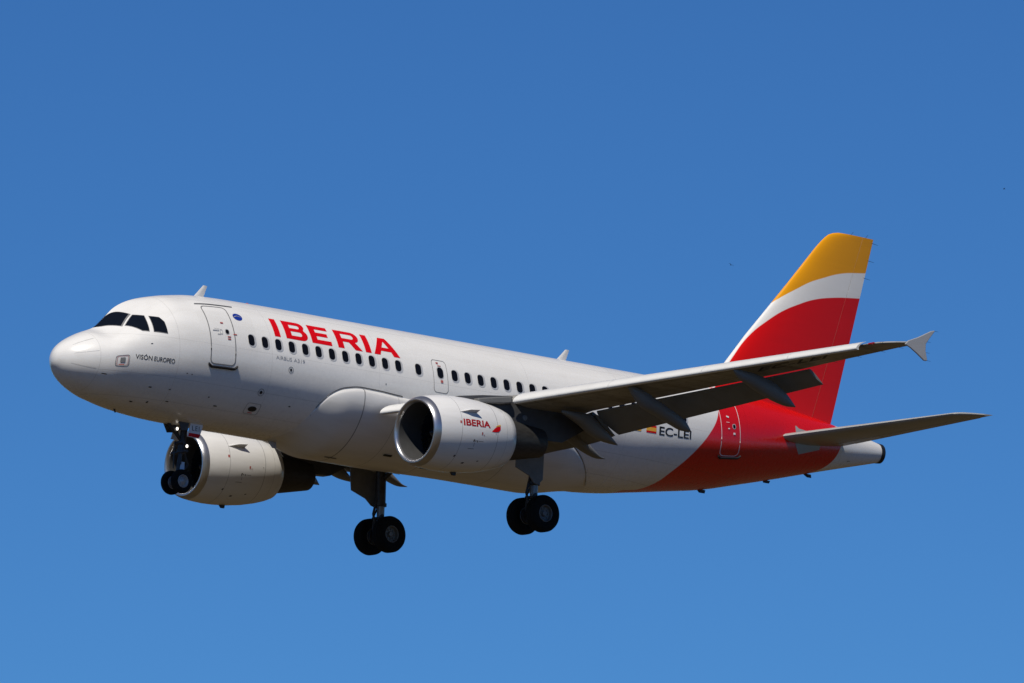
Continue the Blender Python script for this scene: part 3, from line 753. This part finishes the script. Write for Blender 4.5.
    bot = [(10.75, -1.05), (11.6, -1.2), (12.8, -1.35), (13.6, -1.55), (14.6, -1.80), (15.45, -1.76), (16.6, -1.15)]
    rr = []
    for (xa, za), (xb, zb), hw in zip(top, bot, (.03, .12, .19, .22, .22, .18, .03)):
        rr.append([(xa, side * 5.75 + hw * .7, za), (xa, side * 5.75 - hw * .7, za), ((xa + xb) / 2, side * 5.75 - hw, (za + zb) / 2), (xb, side * 5.75 - hw, zb), (xb, side * 5.75 + hw, zb), ((xa + xb) / 2, side * 5.75 + hw, (za + zb) / 2)])
    m.loft(rr, 0); es(m.build('pylon', M_PYL, auto=30))
    m = MB(); m.prism([(x, side * 6.0, z) for x, z in [(13.68, -1.40), (14.45, -1.58), (14.45, -1.86), (13.68, -1.66)]], (0, .05, 0)); es(m.build('pylon_fairing', M_DOOR))
    m = MB(); m.prism([(x, side * 5.98, z) for x, z in [(11.85, -.86), (12.5, -.74), (13.2, -.62), (13.22, -.84), (12.9, -.90), (11.9, -1.0)]], (0, .30, 0)); es(m.build('leading_edge_glove', M_FLAP, bevel=.04))
    m = MB(); m.revolve([(0, .09), (.03, .085), (.04, .001)], (13.86, side * 5.97, -1.2), (0, side, 0), 16); es(m.build('vent', M_DOOR))
    # strakes on the shoulders of the nacelle
    for sgn in (-1, 1):
        ang = radians(30)
        def nac(s_, a, r): return ez(s_) + Vector((0, sgn * cos(a), sin(a))) * r
        m = MB(); base_ = [(1.02, 1.17), (1.35, 1.18), (1.8, 1.17)]
        poly = [nac(1.02, ang, 1.165), nac(1.55, ang, 1.17), nac(1.92, ang - .08, 1.15), nac(1.80, ang, 1.46), nac(1.35, ang, 1.44)]
        m.prism([nac(.92, ang, 1.15), nac(1.62, ang, 1.16), nac(1.64, ang, 1.36), nac(1.28, ang, 1.32)], Vector((0, -sgn * sin(ang), cos(ang))) * .03)
        es(m.build('strake', M_NAC))
        # name and emblem on the cowling
        def on_cowl(u, v, i, sgn=sgn):
            s_ = u if (sgn < 0) else u
            a = radians(v); r = float(np.interp(s_, [p[0] for p in OUT[:10]], [p[1] for p in OUT[:10]])) + .006
            return ez(s_) + Vector((0, sgn * cos(a), sin(a))) * r
        me = flat_mesh(text='IBERIA', size=1.0, bold=.03)
        xs_ = [v.co.x for v in me.vertices]; ys_ = [v.co.y for v in me.vertices]
        lo, hi, yl, yh = min(xs_), max(xs_), min(ys_), max(ys_)
        for v in me.vertices:
            q = (v.co.x - lo) / (hi - lo)
            v.co.x = 1.02 + q * 1.10
            v.co.y = 7.0 + (v.co.y - yl) / (yh - yl) * 10.5
        if not (side > 0 and sgn < 0):
            es(patch_obj('cowl_lettering', [(me, M_DRED)], None, on_cowl, lambda p, sgn=sgn: (0, sgn, .2), .2, 4))
            em = [[(2.17, 1.5), (2.30, 7.5), (2.46, 10.8), (2.58, 11.6), (2.56, 6), (2.48, 2.6), (2.34, 1.3)], ]
            ey = [[(2.32, 9.2), (2.42, 12.8), (2.59, 15.2), (2.58, 12.7), (2.47, 11.8), (2.38, 10.4)]]
            es(patch_obj('emblem', [(flat_mesh(em), M_RED), (flat_mesh(ey), M_YEL)], None, on_cowl, lambda p, sgn=sgn: (0, sgn, .2), .1, 3))
        # latches, stencils, drain outlets
        mk = [rrect(.07, 4, .01, 2, .92, 12), [(1.75, -5), (1.80, -5), (1.80, -1), (1.75, -1)], [(1.84, -6), (1.87, -6), (1.87, -4.5), (1.84, -4.5)]]
        for q_ in mk: es(patch_obj('cowl_stencil', [(flat_mesh([q_]), M_STEN)], None, on_cowl, lambda p, sgn=sgn: (0, sgn, .2), .1, 4))
        mk = [[(1.45, -17), (1.49, -17), (1.51, -13), (1.46, -13)], [(1.53, -16.5), (1.56, -16), (1.56, -14), (1.53, -14)], [(1.6, -17), (1.63, -17), (1.63, -14), (1.6, -14)], [(1.66, -15.6), (1.86, -15.6), (1.86, -15), (1.66, -15)], [(1.5, -24), (1.51, -24), (1.51, -18), (1.5, -18)],
              [(1.3, -28), (1.55, -28), (1.55, -27.4), (1.3, -27.4)], [(.9, -44), (.96, -44), (.98, -41), (.92, -41)], [(1.35, -56), (1.45, -56), (1.47, -53), (1.37, -53)], [(1.9, -50), (1.97, -50), (1.99, -48), (1.92, -48)], [(2.35, -2), (2.37, -2), (2.37, -.4), (2.35, -.4)]]
        for q_ in mk: es(patch_obj('cowl_stencil', [(flat_mesh([q_]), M_INK)], None, on_cowl, lambda p, sgn=sgn: (0, sgn, .2), .1, 4))
    m = MB(); p = ez(1.6); m.prism([(p.x - .12, p.y, p.z - 1.16), (p.x + .12, p.y, p.z - 1.16), (p.x + .1, p.y, p.z - 1.27), (p.x - .02, p.y, p.z - 1.27)], (0, .06, 0)); es(m.build('drain_mast', M_BLACK))

    # -------------------------------------------------------------- main landing gear
    gx, gy, gz = 16.16, side * 3.795, -3.76
    m = MB()
    m.tube((gx - .08, gy, -1.0), (gx - .02, gy, -2.75), .175, .165, 18)
    m.tube((gx - .02, gy, -2.72), (gx - .02, gy, -2.82), .20, .20, 18)
    m.tube((gx, gy, -2.78), (gx, gy, gz + .05), .12, .12, 18)
    m.tube((gx, gy, gz + .30), (gx, gy, gz - .12), .19, .15, 18)
    for ddy in (-.33, .33): m.tube((gx, gy + ddy * .6, gz), (gx, gy + ddy, gz), .24, .25, 20); m.tube((gx - .12, gy + ddy * .6, gz + .18), (gx - .16, gy + ddy * .4, gz + .46), .05, .04, 10)
    m.tube((gx - .2, gy - .25, gz + .52), (gx - .1, gy + .25, gz + .56), .05, .05, 10)
    m.tube((gx, gy - .52, gz), (gx, gy + .52, gz), .075, .075, 14)
    m.tube((gx - .16, gy, -2.55), (gx - .30, gy, -3.1), .05, .04, 10)      # torque links
    m.tube((gx - .30, gy, -3.1), (gx - .12, gy, gz + .1), .04, .05, 10)
    m.tube((gx, gy, -2.0), (gx - .1, gy - side * 1.5, -1.2), .075, .075, 12)  # side stay to the belly
    m.tube((gx - .15, gy + .05, -1.2), (gx - .13, gy + .06, -2.9), .022, .022, 8)
    m.tube((gx + .1, gy + .12, -1.2), (gx + .1, gy + .12, -3.3), .018, .018, 8)
    m.tube((gx - .1, gy - .22, -3.15), (gx + .1, gy + .22, -3.15), .06, .06, 10)
    m.tube((gx - .22, gy + .1, -3.2), (gx - .1, gy + .05, -2.9), .03, .03, 8)
    gear = part(m.build('main_landing_gear', M_DARKMET))
    def gs(o): o.parent = gear; return o
    m = MB(); m.tube((gx, gy, -2.83), (gx, gy, gz + .31), .124, .124, 20); gs(m.build('piston', M_STEEL))
    for dy in (-.465, .465):
        cy = gy + dy; hw = .205
        m = MB(); R0 = .585
        prof = [(-hw * .8, .27), (-hw * .92, .33), (-hw, .42), (-hw * .97, .50), (-hw * .82, .555), (-hw * .5, R0 - .005), (-.10, R0), (-.095, R0 - .012), (-.085, R0 - .012), (-.08, R0), (-.01, R0 + .002), (-.006, R0 - .012), (.006, R0 - .012), (.01, R0 + .002), (.08, R0), (.085, R0 - .012), (.095, R0 - .012), (.10, R0), (hw * .5, R0 - .005), (hw * .82, .555), (hw * .97, .50), (hw, .42), (hw * .92, .33), (hw * .8, .27)]
        m.revolve(prof, (gx, cy, gz), (0, 1, 0), 56); gs(m.build('tyre', M_TYRE))
        m = MB()
        for sg in (-1, 1):
            m.revolve([(sg * hw * .80, .275), (sg * hw * .86, .262), (sg * hw * .80, .24), (sg * .07, .225), (sg * .05, .10), (sg * .09, .09), (sg * .12, .075), (sg * .125, .001)], (gx, cy, gz), (0, 1, 0), 36)
            for k in range(9):
                a = 2 * pi * k / 9; c_ = Vector((gx + .165 * cos(a), cy + sg * .06, gz + .165 * sin(a)))
                m.tube(c_, c_ + Vector((0, sg * .03, 0)), .03, .028, 8)
        gs(m.build('rim', M_RIMD if True else M_RIM))
    m = MB()
    dy = side * .36
    pl = [(15.10, -1.55), (16.22, -1.70), (16.28, -2.66), (16.10, -2.84), (15.95, -2.80), (15.72, -2.60), (15.14, -2.40)]
    m.prism([(x, gy + dy + side * .12 * ((-1.55 - z) / -1.3), z) for x, z in pl], (0, .045, 0)); gs(m.build('gear_door', M_DOOR, bevel=.01))

    # -------------------------------------------------------------- tailplane
    def stab_section(y, side=side):
        t = (y - .3) / 5.92
        xl = 28.69 + (y - 1.19) * .6778
        xt = 31.80 + (y - .6) * (33.20 - 31.80) / (6.0 - .6)
        if y > 5.8: xl += ((y - 5.8) / .42) ** 2 * .75
        zl = .667 + (y - 1.19) * .1545; zt = .82 + (y - .75) * .1215
        c = xt - xl; xs_, th = foil(14); tc = .10
        f_ = lambda u, s_: (xl + u * c, zl + (zt - zl) * u + s_ * th(u) * c * tc)
        loop = [f_(u, -1) for u in xs_[::-1]] + [f_(u, 1) for u in xs_[1:-1]]
        return [(a, side * y, b_) for a, b_ in loop]
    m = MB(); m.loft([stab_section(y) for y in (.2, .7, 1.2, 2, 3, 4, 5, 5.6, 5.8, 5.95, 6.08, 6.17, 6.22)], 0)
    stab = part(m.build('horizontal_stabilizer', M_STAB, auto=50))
    # elevator, hung a few millimetres proud behind the hinge line
    m = MB(); rr = []
    for k in range(9):
        y = 1.1 + (5.75 - 1.1) * k / 8; s_ = stab_section(y); n_ = len(s_)
        pts = [Vector(p) for p in s_]; xl = min(p.x for p in pts); xt = max(p.x for p in pts)
        hx = xt - .30 * (xt - xl)
        zm = np.interp(hx, [p.x for p in pts[:15][::-1]], [p.z for p in pts[:15][::-1]])
        zu = np.interp(hx, [p.x for p in pts[14:]], [p.z for p in pts[14:]])
        rr.append([(hx + .01, side * y, zm - .004), (hx + .01, side * y, zu + .004), (xt + .01, side * y, pts[0].z + .006), (xt + .01, side * y, pts[0].z - .006)])
    m.loft(rr, 0); o_ = m.build('elevator', M_STAB, auto=30); o_.parent = stab

# ------------------------------------------------------------------ fin and rudder
def fin_le(z): return float(np.interp(z, [1.5, 2.3, 3.08, 4.24, 5.25, 6.32, 7.34, 7.66, 7.83, 7.90, 7.94], [25.3, 26.50, 27.18, 28.12, 29.04, 29.97, 30.84, 31.15, 31.38, 31.58, 31.80]))
def fin_te(z): return 31.82 + (z - 1.79) * (33.34 - 31.82) / (7.95 - 1.79)
HINGE = lambda z: 30.34 + .315 * z
def fin_sec(z, part_):
    xl, xt = fin_le(z), fin_te(z); c = xt - xl; xs_, th = foil(18); tc = .098
    h = (HINGE(z) - xl) / c
    if part_ == 'fin': us = [u * h for u in xs_]
    else: us = [h + .004 + (1 - h - .004) * u for u in xs_]
    a = [(xl + u * c, -th(min(u, 1)) * c * tc, z) for u in us]; b_ = [(xl + u * c, th(min(u, 1)) * c * tc, z) for u in us]
    return a[::-1] + (b_[1:] if part_ == 'fin' else b_)
ZS = [1.0, 1.35, 1.8, 2.3, 2.98, 4, 5.06, 6, 6.8, 7.3, 7.55, 7.72, 7.82, 7.89, 7.93]
m = MB(); m.loft([fin_sec(z, 'fin') for z in ZS], 0); fin = part(m.build('vertical_stabilizer', M_FIN, auto=50))
m = MB(); m.loft([fin_sec(z, 'rudder') for z in ZS[1:]] , 0); o_ = m.build('rudder', M_FIN, auto=40); o_.parent = fin
for z in (7.80, 7.2, 6.6):
    m = MB(); x = fin_te(z); m.tube((x - .05, 0, z), (x + .24, 0, z - .03), .008, .004, 6); o_ = m.build('static_wick', M_BLACK); o_.parent = fin
for x in (32.3, 32.95):
    m = MB(); m.tube((x, 0, 7.9), (x + .15, 0, 8.05), .008, .004, 6); o_ = m.build('static_wick', M_BLACK); o_.parent = fin

# ------------------------------------------------------------------ nose landing gear
NX, NZ = 4.96, -3.84
m = MB()
m.tube((5.22, 0, -1.75), (5.08, 0, -2.85), .115, .105, 16)
m.tube((5.085, 0, -2.82), (5.075, 0, -2.92), .13, .13, 16)
m.tube((5.08, 0, -2.85), (NX, 0, NZ), .065, .065, 14)
m.tube((NX, 0, NZ + .16), (NX, 0, NZ - .08), .09, .08, 14)
m.tube((NX, -.30, NZ), (NX, .30, NZ), .05, .05, 12)
m.tube((5.02, 0, -2.5), (4.35, 0, -1.85), .05, .05, 12)
m.tube((5.02, 0, -2.5), (4.8, .12, -1.9), .035, .035, 10)
m.tube((5.2, 0, -2.85), (5.38, 0, -3.25), .035, .03, 8); m.tube((5.38, 0, -3.25), (5.02, 0, -3.62), .03, .035, 8)
m.tube((5.02, -.22, -2.6), (5.02, .22, -2.6), .06, .06, 10)
m.tube((5.0, -.42, -2.90), (5.05, .42, -2.90), .045, .045, 10)
m.tube((4.98, -.16, -2.95), (4.96, -.16, -3.3), .03, .03, 8)
m.tube((4.94, .14, -2.55), (4.92, .14, -3.4), .018, .018, 8)
ng = part(m.build('nose_landing_gear', M_DARKMET))
def nsb(o): o.parent = ng; return o
m = MB(); m.prism([(5.17, -.09, -3.45), (5.17, -.09, -3.2), (5.04, -.09, -3.2), (5.0, -.09, -3.45)], (0, .02, 0)); nsb(m.build('placard', simple('pale_blue_plate', (.45, .6, .75), .4)))
for dy in (-.25, .25):
    cy = dy; hw = .11; R0 = .375
    m = MB(); prof = [(-hw * .85, .20), (-hw, .27), (-hw * .95, .32), (-hw * .7, .36), (-hw * .3, R0), (hw * .3, R0), (hw * .7, .36), (hw * .95, .32), (hw, .27), (hw * .85, .20)]
    m.revolve(prof, (NX, cy, NZ), (0, 1, 0), 48); nsb(m.build('tyre', M_TYRE))
    m = MB()
    for sg in (-1, 1):
        m.revolve([(sg * hw * .86, .205), (sg * hw * .95, .19), (sg * hw * .8, .175), (sg * .06, .15), (sg * .08, .09), (sg * .10, .06), (sg * .105, .001)], (NX, cy, NZ), (0, 1, 0), 32)
        for k in range(8):
            a = 2 * pi * k / 8; c_ = Vector((NX + .12 * cos(a), cy + sg * .065, NZ + .12 * sin(a))); m.tube(c_, c_ + Vector((0, sg * .02, 0)), .018, .016, 8)
    nsb(m.build('rim', M_RIM))
for sgn in (-1, 1):
    m = MB(); pl = [(5.11, -1.97), (5.55, -1.99), (5.57, -2.08), (5.45, -2.42), (5.41, -2.46), (4.98, -2.45)]
    m.prism([(x, sgn * (.40 + .03 * (-2 - z)), z) for x, z in pl], (0, .03, 0)); gd = nsb(m.build('gear_door', M_NAC, bevel=.006))
    m = MB(); pl2 = [(5.04, -2.325), (5.475, -2.33), (5.44, -2.42), (5.405, -2.445), (5.0, -2.435)]
    m.prism([(x, sgn * (.419 + .03 * (-2 - z)), z) for x, z in pl2], (0, .004, 0)); nsb(m.build('door_stripe', M_RED))
    me = flat_mesh(text='LEI', size=1.0, bold=0, spacing=1.25)
    xs_ = [v.co.x for v in me.vertices]; ys_ = [v.co.y for v in me.vertices]; lo, hi, yl, yh = min(xs_), max(xs_), min(ys_), max(ys_)
    for v in me.vertices: v.co.x = (v.co.x - lo) / (hi - lo) * .28; v.co.y = (v.co.y - yl) / (yh - yl) * .15
    nsb(patch_obj('door_lettering', [(me, M_INK)], None, lambda u, v, i, sgn=sgn: Vector(((5.15 + u) if sgn < 0 else (5.42 - u), sgn * (.422 + .03 * .2), -2.24 + v)), lambda p, sgn=sgn: (0, sgn, 0), .5, .5))
    m = MB(); m.prism([(4.62, sgn * .38, -1.97), (5.06, sgn * .38, -1.98), (5.02, sgn * .36, -2.25), (4.78, sgn * .36, -2.28)], (0, .03, 0)); nsb(m.build('gear_door', M_PYL))
for p, r in (((4.86, -.05, -2.19), .056), ((5.03, -.36, -2.74), .056)):
    d = Vector((-1, -.25, -.12)).normalized(); p = Vector(p); m = MB()
    m.revolve([(.0, r), (.10, r * .8), (.14, r * .4), (.15, .001)], p, -d, 20)
    h_ = m.build('lamp_housing', M_DARKMET); nsb(h_)
    m = MB(); m.revolve([(.0, r * .9), (.015, r * .7), (.03, r * .3), (.034, .001)], p + d * .002, d, 20); nsb(m.build('taxi_light', M_LAMP))

# ------------------------------------------------------------------ two birds far off
def bird(px, py, dist, span, bank, yaw, label):
    d = (right * ((px - 512) / CAM_F) + down * ((py - 341.5) / CAM_F) + fwd)
    pos = to_world(CAM_C + d * dist)
    m = MB(); s = span
    rr = []
    for t, w, z in ((-.30, .004, .0), (-.26, .03, .0), (-.18, .055, .005), (-.05, .07, .0), (.1, .055, 0), (.2, .03, .005), (.36, .045, .01), (.40, .002, .01)):
        rr.append([(t * s, w * s * cos(a), z * s + w * s * .8 * sin(a)) for a in [2 * pi * k / 10 for k in range(10)]])
    m.loft(rr, 0)
    for sg in (-1, 1):
        rr = []
        for t, xa, c, z in ((.02, -.12, .24, .02), (.2, -.16, .22, .10), (.36, -.08, .17, .14), (.5, .10, .03, .10)):
            rr.append([(xa * s, sg * t * s, z * s), ((xa + c * .4) * s, sg * t * s, z * s + .015 * s), ((xa + c) * s, sg * t * s, z * s), ((xa + c * .4) * s, sg * t * s, z * s - .008 * s)])
        m.loft(rr, 0)
    o = m.build('bird', M_BIRD); o.location = pos; o.rotation_euler = (bank, 0, yaw)
    o['label'] = label; o['category'] = 'bird'; o['group'] = 'birds in the far sky'
bird(731, 265, 620, .34, .5, 1.9, 'small dark bird in the sky just left of the airplane\'s yellow fin top')
bird(1004, 189, 640, .26, -.2, .4, 'tiny dark bird high in the sky to the right of the fin')
